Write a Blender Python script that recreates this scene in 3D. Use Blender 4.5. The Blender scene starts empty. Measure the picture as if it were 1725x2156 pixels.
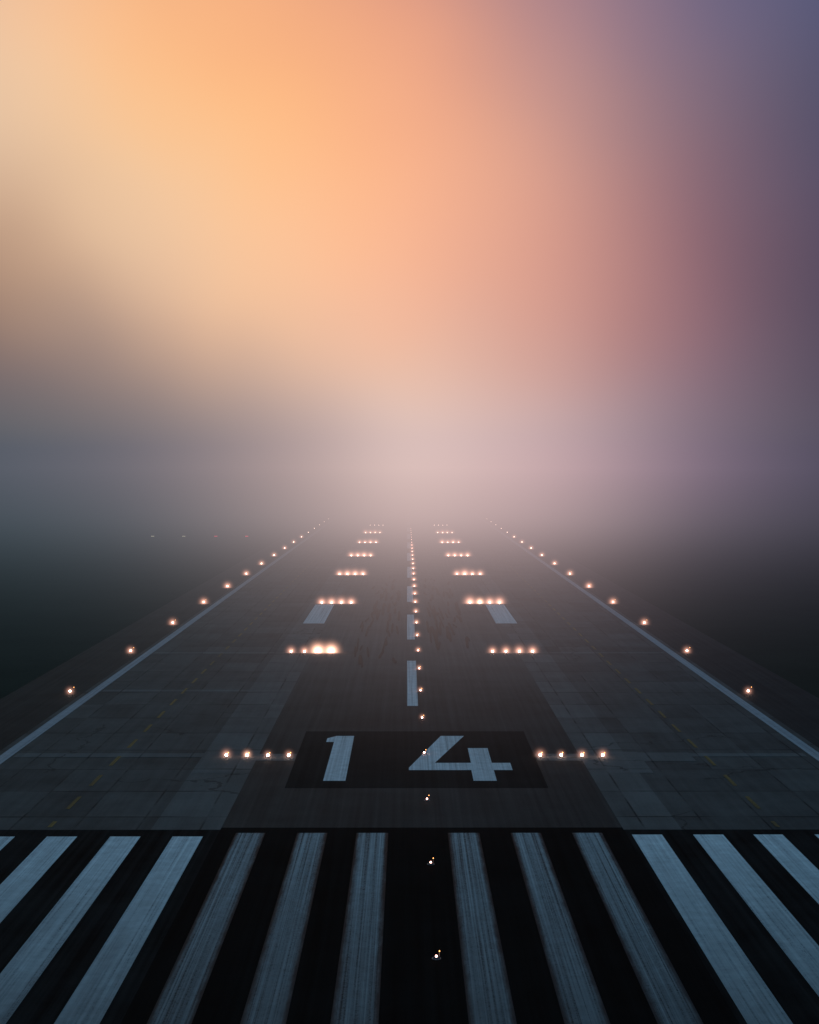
import bpy, bmesh, math, random
from mathutils import Vector, Matrix
random.seed(14)
scene = bpy.context.scene
scene.view_settings.view_transform = 'Standard'
scene.view_settings.look = 'None'
scene.view_settings.exposure = 0
R = math.radians

def lin(c):
    out = []
    for v in c:
        v /= 255.0
        out.append(v/12.92 if v <= 0.04045 else ((v+0.055)/1.055)**2.4)
    return tuple(out)+(1.0,)

class NT:
    def __init__(s, tree):
        s.t = tree; s.n = tree.nodes; s.l = tree.links
        s.n.clear()
    def new(s, typ, **kw):
        n = s.n.new(typ)
        for k, v in kw.items(): setattr(n, k, v)
        return n
    def put(s, sock, v):
        if isinstance(v, bpy.types.NodeSocket): s.l.new(v, sock)
        elif isinstance(v, (tuple, list)) and len(v) == 3 and sock.type == 'RGBA': sock.default_value = tuple(v)+(1,)
        else: sock.default_value = v
    def m(s, op, a, b=None, c=None, clamp=False):
        n = s.new('ShaderNodeMath', operation=op); n.use_clamp = clamp
        s.put(n.inputs[0], a)
        if b is not None: s.put(n.inputs[1], b)
        if c is not None: s.put(n.inputs[2], c)
        return n.outputs[0]
    def mr(s, v, a, b, c=0.0, d=1.0, kind='LINEAR'):
        n = s.new('ShaderNodeMapRange', interpolation_type=kind)
        s.put(n.inputs[0], v)
        for i, x in enumerate((a, b, c, d)): s.put(n.inputs[i+1], x)
        return n.outputs[0]
    def mix(s, f, a, b, blend='MIX'):
        n = s.new('ShaderNodeMix', data_type='RGBA', blend_type=blend)
        s.put(n.inputs[0], f); s.put(n.inputs[6], a); s.put(n.inputs[7], b)
        return n.outputs[2]
    def ramp(s, f, stops, interp='LINEAR'):
        n = s.new('ShaderNodeValToRGB')
        cr = n.color_ramp; cr.interpolation = interp
        while len(cr.elements) > 1: cr.elements.remove(cr.elements[-1])
        cr.elements[0].position = stops[0][0]; cr.elements[0].color = stops[0][1]
        for p, c in stops[1:]:
            e = cr.elements.new(p); e.color = c
        s.put(n.inputs[0], f)
        return n.outputs[0]
    def noise(s, vec, scale, detail=3, rough=0.5):
        n = s.new('ShaderNodeTexNoise')
        s.put(n.inputs['Vector'], vec); n.inputs['Scale'].default_value = scale
        n.inputs['Detail'].default_value = detail; n.inputs['Roughness'].default_value = rough
        return n.outputs[0]
    def scale(s, vec, xyz):
        n = s.new('ShaderNodeVectorMath', operation='MULTIPLY')
        s.put(n.inputs[0], vec); n.inputs[1].default_value = xyz
        return n.outputs[0]
    def vm(s, op, a, b=None, sc=None):
        n = s.new('ShaderNodeVectorMath', operation=op)
        s.put(n.inputs[0], a)
        if b is not None: s.put(n.inputs[1], b)
        if sc is not None: s.put(n.inputs['Scale'], sc)
        return n.outputs[0]

AZ = [-15.6, -10.3, -4.8, 0.1, 6.4, 10.9, 15.8]
def lerp(xs, ys, x):
    if x <= xs[0]: return ys[0]
    for i in range(len(xs)-1):
        if x <= xs[i+1]:
            f = (x-xs[i])/(xs[i+1]-xs[i])
            return tuple(a+(b-a)*f for a, b in zip(ys[i], ys[i+1]))
    return ys[-1]
def az_stops(cols, l2, r2):
    """evenly spaced stops every 2.75 degrees of azimuth, for a smooth spline ramp"""
    xs = [-38]+AZ+[38]; ys = [l2]+list(cols)+[r2]
    out = []
    for i in range(29):
        a = -38.5+2.75*i
        out.append(((a+40)/80.0, lin(lerp(xs, ys, a))))
    return out

F0 = [(50,66,72),(76,84,90),(136,126,128),(181,158,158),(150,134,136),(84,82,88),(58,58,66)]
F1 = [(78,90,100),(108,108,117),(162,146,149),(214,188,185),(182,160,165),(126,112,127),(80,78,94)]
F2 = [(86,92,103),(114,110,118),(172,152,151),(224,196,190),(194,164,168),(132,114,130),(81,77,95)]
ROWS = [
 (-1.0, F1),
 (0.5,  F1),
 (1.6,  F2),
 (2.8,  [(102,97,105),(134,120,122),(194,166,158),(231,196,178),(199,160,156),(136,110,125),(80,74,92)]),
 (4.3,  [(116,100,103),(165,138,128),(228,186,158),(238,186,160),(200,150,144),(139,106,119),(77,69,90)]),
 (7.1,  [(158,125,106),(230,190,160),(252,198,158),(243,179,150),(205,146,136),(141,101,112),(74,67,89)]),
 (9.8,  [(200,158,130),(235,203,170),(255,192,142),(250,181,143),(210,151,138),(145,106,116),(75,70,95)]),
 (12.5, [(232,207,181),(248,200,154),(255,190,132),(250,178,140),(206,153,142),(142,110,122),(76,75,102)]),
 (15.2, [(241,203,167),(254,190,130),(254,183,127),(241,168,132),(190,143,140),(124,107,124),(80,82,110)]),
 (17.7, [(244,197,160),(252,183,129),(244,171,127),(224,154,130),(162,126,139),(110,101,130),(84,87,121)]),
 (22.0, [(215,175,150),(220,165,130),(210,155,130),(195,142,130),(145,120,135),(105,100,128),(84,90,121)]),
 (30.0, [(100,115,125),(102,115,125),(102,115,125),(98,112,125),(92,106,125),(86,102,125),(76,95,120)]),
]
def row_at(e):
    es = [r[0] for r in ROWS]
    return [lerp(es, [r[1][k] for r in ROWS], e) for k in range(7)]

# ------------------------------------------------------------------ world
world = bpy.data.worlds.new("World"); scene.world = world; world.use_nodes = True
try: world.cycles.sampling_method = 'NONE'
except Exception as ex: print(ex)
w = NT(world.node_tree)
tc = w.new('ShaderNodeTexCoord')
sep = w.new('ShaderNodeSeparateXYZ'); w.put(sep.inputs[0], tc.outputs['Generated'])
X, Y, Z = sep.outputs
az = w.m('MULTIPLY', w.m('ARCTAN2', X, Y), 180/math.pi)
hor = w.m('SQRT', w.m('ADD', w.m('MULTIPLY', X, X), w.m('MULTIPLY', Y, Y)))
el0 = w.m('MULTIPLY', w.m('ARCTAN2', Z, hor), 180/math.pi)
n1 = w.noise(tc.outputs['Generated'], 6.0, 1.0, 0.4)
n2 = w.noise(w.scale(tc.outputs['Generated'], (1.3, 1.0, 1.5)), 8.0, 1.0, 0.4)
lift = w.mr(el0, 0.5, 5.0, 0.0, 1.0)
az = w.m('ADD', az, w.m('MULTIPLY', w.m('MULTIPLY', w.m('SUBTRACT', n1, 0.5), 2.2), lift))
el = w.m('ADD', el0, w.m('MULTIPLY', w.m('MULTIPLY', w.m('SUBTRACT', n2, 0.5), 2.2), lift))
azf = w.m('DIVIDE', w.m('ADD', az, 40), 80.0, clamp=True)
tt = w.m('MULTIPLY', w.m('SQRT', w.m('DIVIDE', w.m('MAXIMUM', w.m('ADD', el, 1.0), 0.0), 18.7)), 10.0)
tt = w.m('MINIMUM', w.m('MAXIMUM', tt, 2.0), 13.0)
acc = None
for i in range(1, 15):
    ic = min(max(i, 2), 13)
    c = w.ramp(azf, az_stops(row_at(18.7*(ic/10)**2-1), (70,80,95), (66,72,95)), 'B_SPLINE')
    d = w.m('ABSOLUTE', w.m('SUBTRACT', tt, float(i)))
    a2 = w.m('POWER', w.m('MAXIMUM', w.m('SUBTRACT', 2.0, d), 0.0), 3.0)
    a1 = w.m('POWER', w.m('MAXIMUM', w.m('SUBTRACT', 1.0, d), 0.0), 3.0)
    wt = w.m('DIVIDE', w.m('SUBTRACT', a2, w.m('MULTIPLY', a1, 4.0)), 6.0)
    v = w.vm('SCALE', c, sc=wt)
    acc = v if acc is None else w.vm('ADD', acc, v)
col = w.mix(w.mr(el0, 28, 55), acc, lin((80,130,157)))
sky = w.new('ShaderNodeTexSky', sky_type='NISHITA'); sky.sun_disc = False
sky.sun_elevation = R(9); sky.sun_rotation = R(-8)
bg1 = w.new('ShaderNodeBackground'); w.put(bg1.inputs[0], col); bg1.inputs[1].default_value = 1.0
bg2 = w.new('ShaderNodeBackground'); w.put(bg2.inputs[0], sky.outputs[0]); bg2.inputs[1].default_value = 0.0006
add = w.new('ShaderNodeAddShader'); w.l.new(bg1.outputs[0], add.inputs[0]); w.l.new(bg2.outputs[0], add.inputs[1])
wo = w.new('ShaderNodeOutputWorld'); w.l.new(add.outputs[0], wo.inputs[0])

# ------------------------------------------------------------------ helpers
def obj(name, mesh, mats=(), parent=None, loc=(0,0,0)):
    o = bpy.data.objects.new(name, mesh); scene.collection.objects.link(o)
    for m_ in mats:
        if m_.name not in [x.name for x in mesh.materials if x]: mesh.materials.append(m_)
    o.location = loc
    if parent: o.parent = parent
    return o
def quads(name, polys, z, mat, parent=None, dz=0.0):
    me = bpy.data.meshes.new(name)
    vs, fs = [], []
    for i, p in enumerate(polys):
        b = len(vs); vs += [(x, y, z+dz*i) for x, y in p]; fs.append(tuple(range(b, b+len(p))))
    me.from_pydata(vs, [], fs)
    uv = me.uv_layers.new(name='UVMap')
    for poly in me.polygons:
        if poly.loop_total == 4:
            for li, c in zip(poly.loop_indices, ((0,0),(1,0),(1,1),(0,1))): uv.data[li].uv = c
        else:
            for li in poly.loop_indices: uv.data[li].uv = (0.5,0.5)
    me.update()
    return obj(name, me, [mat], parent)
def rect(x0, x1, y0, y1): return [(x0,y0),(x1,y0),(x1,y1),(x0,y1)]

def surf(name):
    m_ = bpy.data.materials.new(name); m_.use_nodes = True
    s = NT(m_.node_tree)
    g = s.new('ShaderNodeNewGeometry'); pos = g.outputs['Position']
    b = s.new('ShaderNodeBsdfPrincipled'); o = s.new('ShaderNodeOutputMaterial')
    s.l.new(b.outputs[0], o.inputs[0])
    return m_, s, pos, b

def streaks(s, pos, xs=5.0, ys=0.06, detail=4):
    return s.noise(s.scale(pos, (xs, ys, 0)), 1.0, detail, 0.6)

# asphalt (central strip)
def asphalt_mat(name, c0, c1, rough=0.8, spec=0.05, aged=False):
    m_, s, pos, b = surf(name)
    st = streaks(s, pos, 2.2, 0.025)
    bl = s.noise(pos, 0.16, 5, 0.6)
    fine = s.noise(pos, 9.0, 3, 0.7)
    f = s.mr(s.m('ADD', s.m('MULTIPLY', st, 0.55), s.m('MULTIPLY', bl, 0.45)), 0.35, 0.65)
    c = s.mix(f, c0, c1)
    if aged:   # older, greyer surfacing beyond the renewed threshold end
        sp = s.new('ShaderNodeSeparateXYZ'); s.put(sp.inputs[0], pos)
        old = s.mix(f, (0.075,0.071,0.068), (0.125,0.119,0.114))
        c = s.mix(s.mr(sp.outputs[1], 124, 175, 0.0, 1.0, 'SMOOTHSTEP'), c, old)
    c = s.mix(0.5, c, s.mix(fine, (0.3,0.3,0.3), (1.7,1.7,1.7)), 'MULTIPLY')
    s.put(b.inputs['Base Color'], c)
    s.put(b.inputs['Roughness'], rough); b.inputs['Specular IOR Level'].default_value = spec
    return m_
asph = asphalt_mat('asphalt', (0.024,0.0232,0.0225), (0.058,0.055,0.053), 0.8, 0.06, True)
asph_dark = asphalt_mat('fresh_asphalt', (0.003,0.003,0.003), (0.009,0.009,0.009), 0.9, 0.02)
asph_num = asphalt_mat('number_patch_asphalt', (0.009,0.009,0.009), (0.022,0.0215,0.021), 0.9, 0.02)
shoulder_m = asphalt_mat('shoulder_asphalt', (0.018,0.018,0.018), (0.040,0.039,0.038))
blackpaint = asphalt_mat('black_paint', (0.003,0.003,0.003), (0.024,0.023,0.023), 0.9, 0.02)

# concrete slabs
def concrete_mat(name, c0, c1):
    m_, s, pos, b = surf(name)
    sp = s.new('ShaderNodeSeparateXYZ'); s.put(sp.inputs[0], pos)
    px = s.m('DIVIDE', s.m('ADD', sp.outputs[0], 200.0-0.3), 3.75)
    py = s.m('DIVIDE', s.m('ADD', sp.outputs[1], 2.0), 7.0)
    comb = s.new('ShaderNodeCombineXYZ'); s.put(comb.inputs[0], s.m('FLOOR', px)); s.put(comb.inputs[1], s.m('FLOOR', py))
    wn = s.new('ShaderNodeTexWhiteNoise', noise_dimensions='2D'); s.put(wn.inputs['Vector'], comb.outputs[0])
    bl = s.noise(pos, 0.22, 6, 0.65)
    st = streaks(s, pos, 1.6, 0.05)
    f = s.m('ADD', s.m('MULTIPLY', wn.outputs[0], 0.32), s.m('ADD', s.m('MULTIPLY', s.mr(bl, .3, .7), 0.4), s.m('MULTIPLY', s.mr(st, .3, .7), 0.3)))
    c = s.mix(f, c0, c1)
    fx = s.m('ABSOLUTE', s.m('SUBTRACT', s.m('FRACT', px), 0.5))
    fy = s.m('ABSOLUTE', s.m('SUBTRACT', s.m('FRACT', py), 0.5))
    jx = s.mr(fx, 0.5-0.026, 0.5-0.006); jy = s.mr(fy, 0.5-0.024, 0.5-0.008)
    jm = s.mr(s.noise(pos, 0.30, 3), 0.38, 0.62, 0.08, 0.85)
    j = s.m('MULTIPLY', s.m('MAXIMUM', jx, jy), jm)
    c = s.mix(j, c, (0.012,0.012,0.012))
    # cracks
    dn = s.new('ShaderNodeTexNoise'); s.put(dn.inputs['Vector'], pos); dn.inputs['Scale'].default_value = 0.5; dn.inputs['Detail'].default_value = 4
    va = s.new('ShaderNodeVectorMath', operation='MULTIPLY_ADD'); s.put(va.inputs[0], dn.outputs[1]); va.inputs[1].default_value = (4,4,0); s.put(va.inputs[2], pos)
    vo = s.new('ShaderNodeTexVoronoi', feature='DISTANCE_TO_EDGE'); s.put(vo.inputs['Vector'], va.outputs[0]); vo.inputs['Scale'].default_value = 0.045
    ck = s.m('LESS_THAN', vo.outputs['Distance'], 0.0035)
    ck = s.m('MULTIPLY', ck, s.m('GREATER_THAN', s.noise(pos, 0.05, 1), 0.5))
    c = s.mix(s.m('MULTIPLY', ck, 0.5), c, (0.010,0.010,0.010))
    fine = s.noise(pos, 7.0, 3, 0.7)
    c = s.mix(0.4, c, s.mix(fine, (0.4,0.4,0.4), (1.6,1.6,1.6)), 'MULTIPLY')
    s.put(b.inputs['Base Color'], c); b.inputs['Roughness'].default_value = 0.8
    b.inputs['Specular IOR Level'].default_value = 0.06
    return m_
conc = concrete_mat('concrete_slabs', (0.032,0.0315,0.031), (0.128,0.124,0.120))
conc_l = concrete_mat('pale_concrete', (0.085,0.083,0.081), (0.18,0.176,0.172))

def paint_mat(name, hi, lo, wear, under, near_shade=0.0, soft=0.0, xs=7.0, ys=0.04):
    m_, s, pos, b = surf(name)
    st = streaks(s, pos, xs, ys, 5)
    bl = s.noise(pos, 1.3, 6, 0.7)
    fine = s.noise(pos, 11.0, 3, 0.7)
    f = s.mr(st, 0.3, 0.7)
    c = s.mix(f, lo, hi)
    c = s.mix(0.6, c, s.mix(bl, (0.3,0.3,0.3), (1.6,1.6,1.6)), 'MULTIPLY')
    k = s.m('ADD', s.m('MULTIPLY', fine, 0.5), s.m('MULTIPLY', st, 0.5))
    k = s.mr(k, wear-0.06, wear+0.06)
    if soft:    # paint worn away along the two long edges
        uv = s.new('ShaderNodeUVMap'); su = s.new('ShaderNodeSeparateXYZ'); s.put(su.inputs[0], uv.outputs[0])
        edge = s.m('MINIMUM', su.outputs[0], s.m('SUBTRACT', 1.0, su.outputs[0]))
        edge = s.m('ADD', edge, s.m('MULTIPLY', s.m('SUBTRACT', s.noise(s.scale(pos, (3.0, 0.5, 0)), 1.0, 5, 0.7), 0.5), 0.22))
        k = s.m('MULTIPLY', k, s.mr(edge, 0.0, soft, 0.0, 1.0, 'SMOOTHSTEP'))
    c = s.mix(k, under, c)
    if near_shade:   # dimmer light toward the near end, painted into the marking's colour
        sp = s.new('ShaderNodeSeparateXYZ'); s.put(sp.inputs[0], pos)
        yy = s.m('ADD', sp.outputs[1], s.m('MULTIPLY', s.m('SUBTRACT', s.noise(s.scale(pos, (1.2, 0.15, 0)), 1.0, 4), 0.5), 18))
        g = s.mr(yy, 50, 84, near_shade, 0.0)
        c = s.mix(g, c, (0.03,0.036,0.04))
    s.put(b.inputs['Base Color'], c); b.inputs['Roughness'].default_value = 0.7
    b.inputs['Specular IOR Level'].default_value = 0.08
    return m_
paint = paint_mat('white_paint', (0.78,0.82,0.85), (0.42,0.46,0.48), 0.36, (0.12,0.12,0.12))
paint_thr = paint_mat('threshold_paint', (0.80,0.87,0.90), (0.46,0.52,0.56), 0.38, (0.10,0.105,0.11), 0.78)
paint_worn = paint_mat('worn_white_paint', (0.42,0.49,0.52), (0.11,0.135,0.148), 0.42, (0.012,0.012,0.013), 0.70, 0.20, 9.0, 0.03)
paint_edge = paint_mat('edge_line_paint', (0.44,0.46,0.50), (0.26,0.28,0.31), 0.36, (0.08,0.08,0.08))
yellow = paint_mat('yellow_paint', (0.28,0.18,0.05), (0.13,0.09,0.035), 0.44, (0.05,0.045,0.04))
rubber = paint_mat('tire_rubber', (0.012,0.011,0.011), (0.02,0.019,0.018), 0.36, (0.045,0.043,0.041))

gm, s, pos, b = surf('grass')
c = s.mix(s.noise(pos, 0.08, 6, 0.65), (0.020,0.021,0.017), (0.050,0.048,0.036))
c = s.mix(0.6, c, s.mix(s.noise(pos, 3.0, 4, 0.7), (0.3,0.3,0.3), (1.7,1.7,1.7)), 'MULTIPLY')
s.put(b.inputs['Base Color'], c); b.inputs['Roughness'].default_value = 1.0; b.inputs['Specular IOR Level'].default_value = 0.0

# ------------------------------------------------------------------ ground + runway
quads('grass_field', [rect(-3000, 3000, -400, 6000)], 0.0, gm)
rw = bpy.data.objects.new('runway', None); scene.collection.objects.link(rw)
quads('shoulder', [rect(-37.4, 38.0, -40, 2600)], 0.006, shoulder_m, rw)
quads('concrete_slabs', [rect(-30.6, 31.3, -40, 2600)], 0.012, conc, rw)
strips = [rect(-15.1, -11.0, 85.0, 600), rect(12.75, 16.2, 85.0, 600)]
m_pale2 = concrete_mat('worn_concrete', (0.065,0.063,0.061), (0.165,0.160,0.156))
quads('inner_slab_lane', strips, 0.018, m_pale2, rw)
quads('asphalt_strip', [rect(-11.0, 12.75, -40, 2600)], 0.018, asph, rw)
quads('threshold_black_paint', [rect(-29.0, -11.0, 40, 85.8), rect(12.75, 29.8, 40, 85.8)], 0.024, blackpaint, rw)
quads('threshold_dark_asphalt', [rect(-11.0, 12.75, 40, 86.3)], 0.024, asph_dark, rw)
quads('number_background', [rect(-8.15, 9.4, 96.9, 117.7)], 0.024, asph_num, rw)
tr = []
for k in range(0, 9):
    y0 = 107.2+60*k
    hw = 1.25 if k == 0 else 0.5
    tr += [rect(-15.1 if k else -12.0, -8.2, y0-hw, y0+hw), rect(9.5, 16.2 if k else 14.0, y0-hw, y0+hw)]
tr += [rect(-15.1, -12.0, 101.7, 109.2), rect(14.0, 17.2, 101.7, 109.2), rect(17.2, 21.0, 105.7, 108.9), rect(-29.0, -15.1, 107.2, 108.7), rect(21.0, 29.5, 107.4, 108.6)]
tr += [rect(-29, -11.2, 138.6, 139.6), rect(-29, -15.2, 166.8, 167.8), rect(16.3, 29.5, 166.8, 167.8)]
quads('trench_patches', tr, 0.030, conc_l, rw)

MZ = 0.036
worn, fresh = [], []
for a, bb in [(-2.95,-1.10),(-6.41,-4.65),(-9.99,-8.27)]: worn.append(rect(a, bb, 50, 85.0))
for a, bb in [(2.37,4.21),(6.04,7.80),(9.61,11.37)]: worn.append(rect(a, bb, 50, 85.0))
for a, bb in [(-13.55,-11.8),(-17.15,-15.4),(-20.8,-19.05),(-24.4,-22.65),(-28.0,-26.25)]: fresh.append(rect(a, bb, 50, 84.2))
for a, bb in [(13.05,14.8),(16.6,18.35),(20.1,21.8),(23.65,25.4),(27.2,28.95)]: fresh.append(rect(a, bb, 50, 84.6))
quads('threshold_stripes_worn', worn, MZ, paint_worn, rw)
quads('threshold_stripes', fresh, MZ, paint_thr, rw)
one = [(-5.72,99.1),(-4.2,99.1),(-4.2,115.6),(-5.6,115.6),(-6.28,114.6),(-6.28,113.1),(-5.68,113.1)]
four = [(4.52,99.1),(6.1,99.1),(6.1,102.6),(7.43,102.6),(7.43,105.1),(6.1,105.1),(6.1,110.6),(4.6,110.6),(4.6,105.1),(2.0,105.1),(4.5,115.6),(2.66,115.6),(0.12,103.4),(0.12,102.6),(4.52,102.6)]
quads('number_14', [one, four], MZ, paint, rw)
cl = [rect(0.0, 0.97, 130.1+50*i, 160.4+50*i) for i in range(0, 12)]
quads('centre_line', cl, MZ, paint, rw)
quads('edge_lines', [rect(-30.1,-29.2,40,1500), rect(29.85,30.75,40,1500)], MZ, paint_edge, rw)
quads('touchdown_marks', [rect(-14.2,-11.3,198.5,225.8), rect(12.1,15.0,198.5,225.8)], MZ, paint, rw)
yd = []
y = 84.4
while y < 330:
    for xc in (-21.2, 22.0): yd.append(rect(xc-0.13, xc+0.13, y+(2.0 if y < 85 else 0), y+3.4))
    y += 6.6
quads('yellow_dashes', yd, MZ, yellow, rw)
sk = []
for i in range(105):
    x = random.choice([-1,1])*random.uniform(1.9,6.9)+0.6; y = random.triangular(148, 300, 185)
    L = random.uniform(4, 16); d = random.uniform(-0.35, 0.35); wd = random.uniform(0.2, 0.42)
    e_ = wd*0.25
    sk.append([(x+e_,y),(x+wd-e_,y),(x+wd,y+1.5),(x+wd+d*.8,y+L-2),(x+wd-e_+d,y+L),(x+e_+d,y+L),(x+d*.8,y+L-2),(x,y+1.5)])
quads('tire_skid_marks', sk, 0.042, rubber, rw, 0.0006)

# ------------------------------------------------------------------ lamps
def emis(name, col, st, sample=True):
    m_ = bpy.data.materials.new(name); m_.use_nodes = True; s = NT(m_.node_tree)
    e = s.new('ShaderNodeEmission'); e.inputs[0].default_value = tuple(col)+(1,); e.inputs[1].default_value = st
    o = s.new('ShaderNodeOutputMaterial'); s.l.new(e.outputs[0], o.inputs[0])
    if not sample:
        try: m_.cycles.emission_sampling = 'NONE'
        except Exception: pass
    return m_
def metal(name, col):
    m_, s, pos, b = surf(name)
    s.put(b.inputs['Base Color'], s.mix(s.noise(pos, 20, 3), tuple(c*0.6 for c in col), col))
    b.inputs['Metallic'].default_value = 0.6; b.inputs['Roughness'].default_value = 0.5
    return m_
M_cast = metal('cast_metal', (0.12,0.12,0.12)); M_steel = metal('galvanised_steel', (0.3,0.3,0.31))
M_white = emis('lamp_white', (1.0,0.66,0.52), 32.0)
M_ghost = emis('lamp_ghost_amber', (1.0,0.42,0.12), 4.0, False)  # amber glow for the lamps' doubled reflection, not a real bulb
M_pink = emis('lamp_pink', (1.0,0.50,0.42), 18.0)
M_red = emis('lamp_red', (1.0,0.05,0.12), 2.5, False)
M_papi = emis('lamp_papi_white', (0.9,0.85,0.6), 1.6, False)

def cone(bm, r0, r1, z0, z1, x=0, y=0, seg=14, mi=0):
    r = bmesh.ops.create_cone(bm, cap_ends=True, segments=seg, radius1=r0, radius2=r1, depth=z1-z0, matrix=Matrix.Translation((x,y,(z0+z1)/2)))
    for f in {f for v in r['verts'] for f in v.link_faces}: f.material_index = mi
def ball(bm, r, x, y, z, mi, sz=1.0):
    q = bmesh.ops.create_icosphere(bm, subdivisions=2, radius=r, matrix=Matrix.Translation((x,y,z)) @ Matrix.Diagonal((1,1,sz,1)))
    for f in {f for v in q['verts'] for f in v.link_faces}: f.material_index = mi
def box(bm, cx, cy, cz, sx, sy, sz, mi=0):
    q = bmesh.ops.create_cube(bm, size=1, matrix=Matrix.Translation((cx,cy,cz)) @ Matrix.Diagonal((sx,sy,sz,1)))
    for f in {f for v in q['verts'] for f in v.link_faces}: f.material_index = mi
def finish(bm, name, mats):
    me = bpy.data.meshes.new(name); bm.to_mesh(me); bm.free()
    for m_ in mats: me.materials.append(m_)
    return me
def inset_mesh(name, white, rb, ra):
    bm = bmesh.new()
    cone(bm, 0.20, 0.20, 0.0, 0.02, mi=1)
    cone(bm, 0.17, 0.11, 0.02, 0.09)
    ball(bm, rb, 0, -0.03, 0.09+rb*0.6, 2, 1.1)
    cone(bm, 0.018, 0.014, 0.02, 0.28, 0.13, 0.06, 8)      # added stem; its glowing amber ball stands for the doubled lamp reflection
    cone(bm, 0.03, 0.03, 0.26, 0.29, 0.13, 0.06, 10)
    ball(bm, ra, 0.13, 0.06, 0.31, 3, 1.3)
    return finish(bm, name, [M_cast, M_steel, white, M_ghost])
def edge_mesh():
    bm = bmesh.new()
    cone(bm, 0.17, 0.17, 0.0, 0.02, mi=1)
    cone(bm, 0.035, 0.03, 0.02, 0.18)
    cone(bm, 0.06, 0.09, 0.18, 0.25)
    ball(bm, 0.095, 0, 0, 0.31, 2, 1.1)
    cone(bm, 0.05, 0.03, 0.405, 0.43)
    cone(bm, 0.016, 0.012, 0.02, 0.62, 0.34, 0.1, 8)  # added stem and amber ball in place of the lamp's doubled reflection
    cone(bm, 0.03, 0.03, 0.58, 0.62, 0.34, 0.1, 10)
    ball(bm, 0.035, 0.34, 0.1, 0.65, 3, 1.3)
    return finish(bm, 'edge_light', [M_cast, M_steel, M_white, M_ghost])
me_tdz = inset_mesh('touchdown_light', M_white, 0.095, 0.04)
me_cl = inset_mesh('centre_light', M_pink, 0.065, 0.032)
me_clnear = inset_mesh('centre_light_small', M_pink, 0.045, 0.026)
me_edge = edge_mesh()

# lamp halo as emission: ball of self-glowing mist around the lamp
def glow_mat(name, col, k):
    m_ = bpy.data.materials.new(name); m_.use_nodes = True; s = NT(m_.node_tree)
    t = s.new('ShaderNodeTexCoord')
    ln = s.new('ShaderNodeVectorMath', operation='LENGTH'); s.put(ln.inputs[0], t.outputs['Object'])
    r = ln.outputs['Value']
    f = s.m('POWER', s.m('SUBTRACT', 1.0, r, clamp=True), 2.5)
    g = s.m('DIVIDE', f, s.m('ADD', s.m('MULTIPLY', r, r), 0.03))
    e = s.new('ShaderNodeEmission'); e.inputs[0].default_value = tuple(col)+(1,); s.put(e.inputs[1], s.m('MULTIPLY', g, k))
    o = s.new('ShaderNodeOutputMaterial'); s.l.new(e.outputs[0], o.inputs['Volume'])
    try: m_.cycles.volume_step_rate = 2.2
    except Exception: pass
    return m_
def sphere_mesh(name, mat):
    bm = bmesh.new(); bmesh.ops.create_icosphere(bm, subdivisions=2, radius=1.0)
    return finish(bm, name, [mat])
G_soft = sphere_mesh('fog_glow', glow_mat('emissive_mist', (1.0,0.47,0.34), 0.19))
G_hot = sphere_mesh('fog_glow_bright', glow_mat('emissive_mist_bright', (1.0,0.50,0.34), 0.44))

def lamp(name, mesh, x, y, z, glowR, hot=False, gz=0.2):
    o = obj(name, mesh, (), None, (x, y, z))
    o.rotation_euler = (0,0,random.uniform(-.15,.15))
    if glowR > 0:
        g = obj('fog_glow', G_hot if hot else G_soft, (), o, (0,0,gz)); g.scale = (glowR,)*3
    return o
def gr(y): 
    return min(2.1, max(0.75, 0.75+(y-105)*0.0098))
hotset = {(1,'L',2):1.3,(1,'L',3):1.25,(2,'R',1):0.85,(0,'L',1):1.0}
for k in range(0, 8):
    y = 107.2+60*k
    for i in range(4):
        for sd, x0 in (('L',-13.3),('R',9.8)):
            lamp('touchdown_zone_light', me_tdz, x0+1.53*i, y+random.uniform(-.05,.05), 0.032,
                 gr(y)*random.uniform(.85,1.15)*hotset.get((k,sd,i), 1.0) if k < 7 else 0, (k,sd,i) in hotset)
for k in range(0, 17):
    y = 106.9+30*k
    for x in (-31.65, 32.05):
        lamp('runway_edge_light', me_edge, x, y, 0.008, gr(y)*0.8 if y < 450 else 0, False, 0.3)
for k in range(0, 30):
    y = 63.3+15.02*k
    lamp('runway_centerline_light', me_clnear if y < 100 else me_cl, 1.27, y, 0.026 if y < 86 else 0.02, 0 if (y < 120 or y > 400) else gr(y)*0.6)

# PAPI units beside the runway
def papi_mesh(lens):
    bm = bmesh.new()
    box(bm, 0, 0, 0.62, 1.3, 1.1, 0.36)
    box(bm, 0, -0.1, 0.82, 1.4, 1.4, 0.03, 1)
    for x in (-.5, .5):
        for yy in (-.4, .4): cone(bm, 0.035, 0.035, 0.02, 0.44, x, yy, 8, 1)
        for yy in (-.4, .4): cone(bm, 0.1, 0.1, 0.0, 0.02, x, yy, 10, 1)
    for x in (-.32, .0, .32):
        r = bmesh.ops.create_cone(bm, cap_ends=True, segments=14, radius1=0.13, radius2=0.13, depth=0.06,
              matrix=Matrix.Translation((x,-0.58,0.62)) @ Matrix.Rotation(R(90),4,'X'))
        for f in {f for v in r['verts'] for f in v.link_faces}: f.material_index = 2
    return finish(bm, 'papi_unit', [M_cast, M_steel, lens])
pw, pr = papi_mesh(M_papi), papi_mesh(M_red)
for x, me in ((-75.8,pw),(-66.5,pw),(-57.0,pr),(-47.8,pr)):
    obj('approach_slope_light', me, (), None, (x, 435.0, 0.0))

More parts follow.
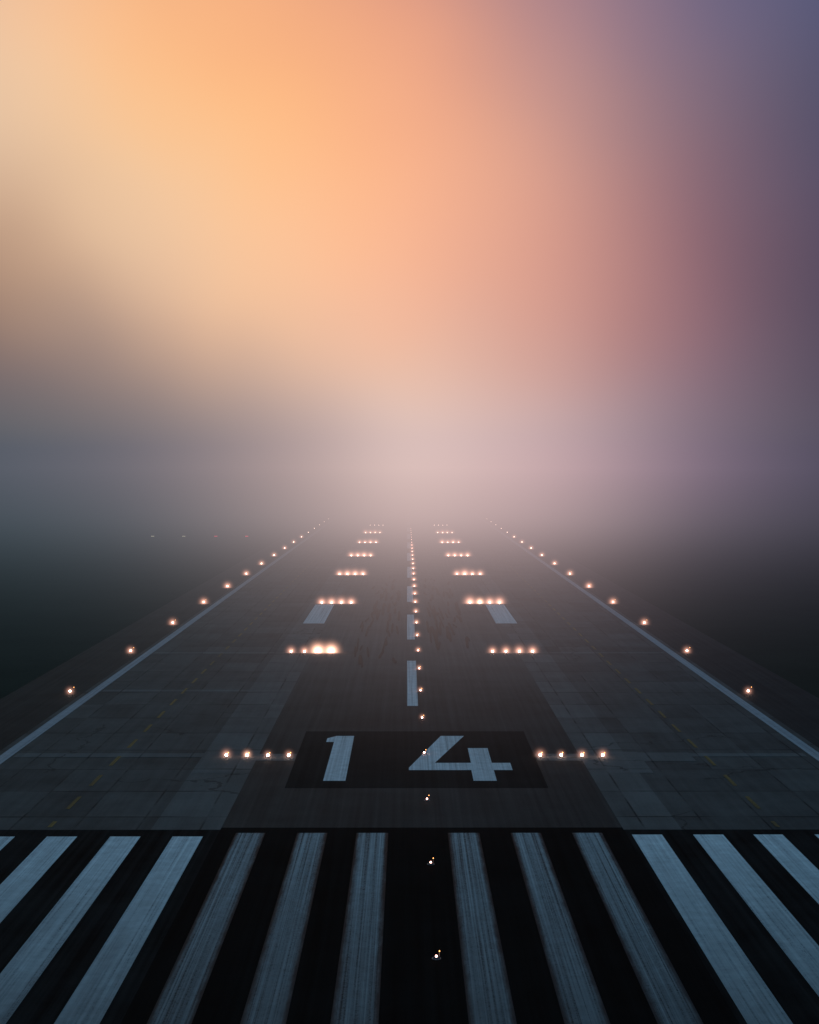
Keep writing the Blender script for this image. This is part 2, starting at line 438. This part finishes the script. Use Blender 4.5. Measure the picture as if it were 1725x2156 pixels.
# ------------------------------------------------------------------ fog bank
bm = bmesh.new()
bmesh.ops.create_cube(bm, size=1, matrix=Matrix.Translation((0, 790, 19.9)) @ Matrix.Diagonal((1900, 1430, 40, 1)))
fm = bpy.data.materials.new('fog'); fm.use_nodes = True; s = NT(fm.node_tree)
t = s.new('ShaderNodeTexCoord'); sp = s.new('ShaderNodeSeparateXYZ'); s.put(sp.inputs[0], t.outputs['Object'])
X, Y, Z = sp.outputs
dens = s.m('MULTIPLY', s.m('MAXIMUM', s.m('SUBTRACT', Y, 76.0), 0.0), 2.6e-5)
dens = s.m('MULTIPLY', dens, s.mr(Z, 14.0, 38.0, 1.0, 0.0, 'SMOOTHSTEP'))
azv = s.m('MULTIPLY', s.m('ARCTAN2', X, Y), 180/math.pi)
azv = s.m('DIVIDE', s.m('ADD', azv, 40), 80.0, clamp=True)
S0 = s.ramp(azv, az_stops(F0, (42,52,58), (44,46,54)), 'B_SPLINE')
S1 = s.ramp(azv, az_stops(F2, (60,70,80), (58,58,72)), 'B_SPLINE')
S = s.mix(s.mr(Z, 1.0, 21.0), S0, S1)
ab = s.new('ShaderNodeVolumeAbsorption'); ab.inputs['Color'].default_value = (0,0,0,1); s.put(ab.inputs['Density'], dens)
em = s.new('ShaderNodeEmission'); s.put(em.inputs[0], S); s.put(em.inputs[1], dens)  # scattered light put into the fog as its own emission
ad = s.new('ShaderNodeAddShader'); s.l.new(ab.outputs[0], ad.inputs[0]); s.l.new(em.outputs[0], ad.inputs[1])
o = s.new('ShaderNodeOutputMaterial'); s.l.new(ad.outputs[0], o.inputs['Volume'])
try: fm.cycles.volume_step_rate = 0.5
except Exception as ex: print('step', ex)
obj('fog', finish(bm, 'fog', [fm]))

# ------------------------------------------------------------------ sun through the fog
sd = bpy.data.lights.new('sun', 'SUN'); sd.energy = 0.04; sd.angle = R(25); sd.color = (1.0,0.8,0.62)
so = bpy.data.objects.new('sun', sd); scene.collection.objects.link(so)
a, e = R(-8), R(9)
d = Vector((math.sin(a)*math.cos(e), math.cos(a)*math.cos(e), math.sin(e)))
so.rotation_euler = (-d).to_track_quat('-Z', 'Y').to_euler()
so.location = (-60, 400, 120)

# ------------------------------------------------------------------ camera
cd = bpy.data.cameras.new('camera'); co = bpy.data.objects.new('camera', cd); scene.collection.objects.link(co)
cd.sensor_fit = 'HORIZONTAL'; cd.sensor_width = 36; cd.lens = 64.07; cd.clip_end = 20000; cd.clip_start = 0.5
co.location = (0, 0.6, 21.4)
co.rotation_euler = (R(90-1.79), 0, R(-0.093))
scene.camera = co
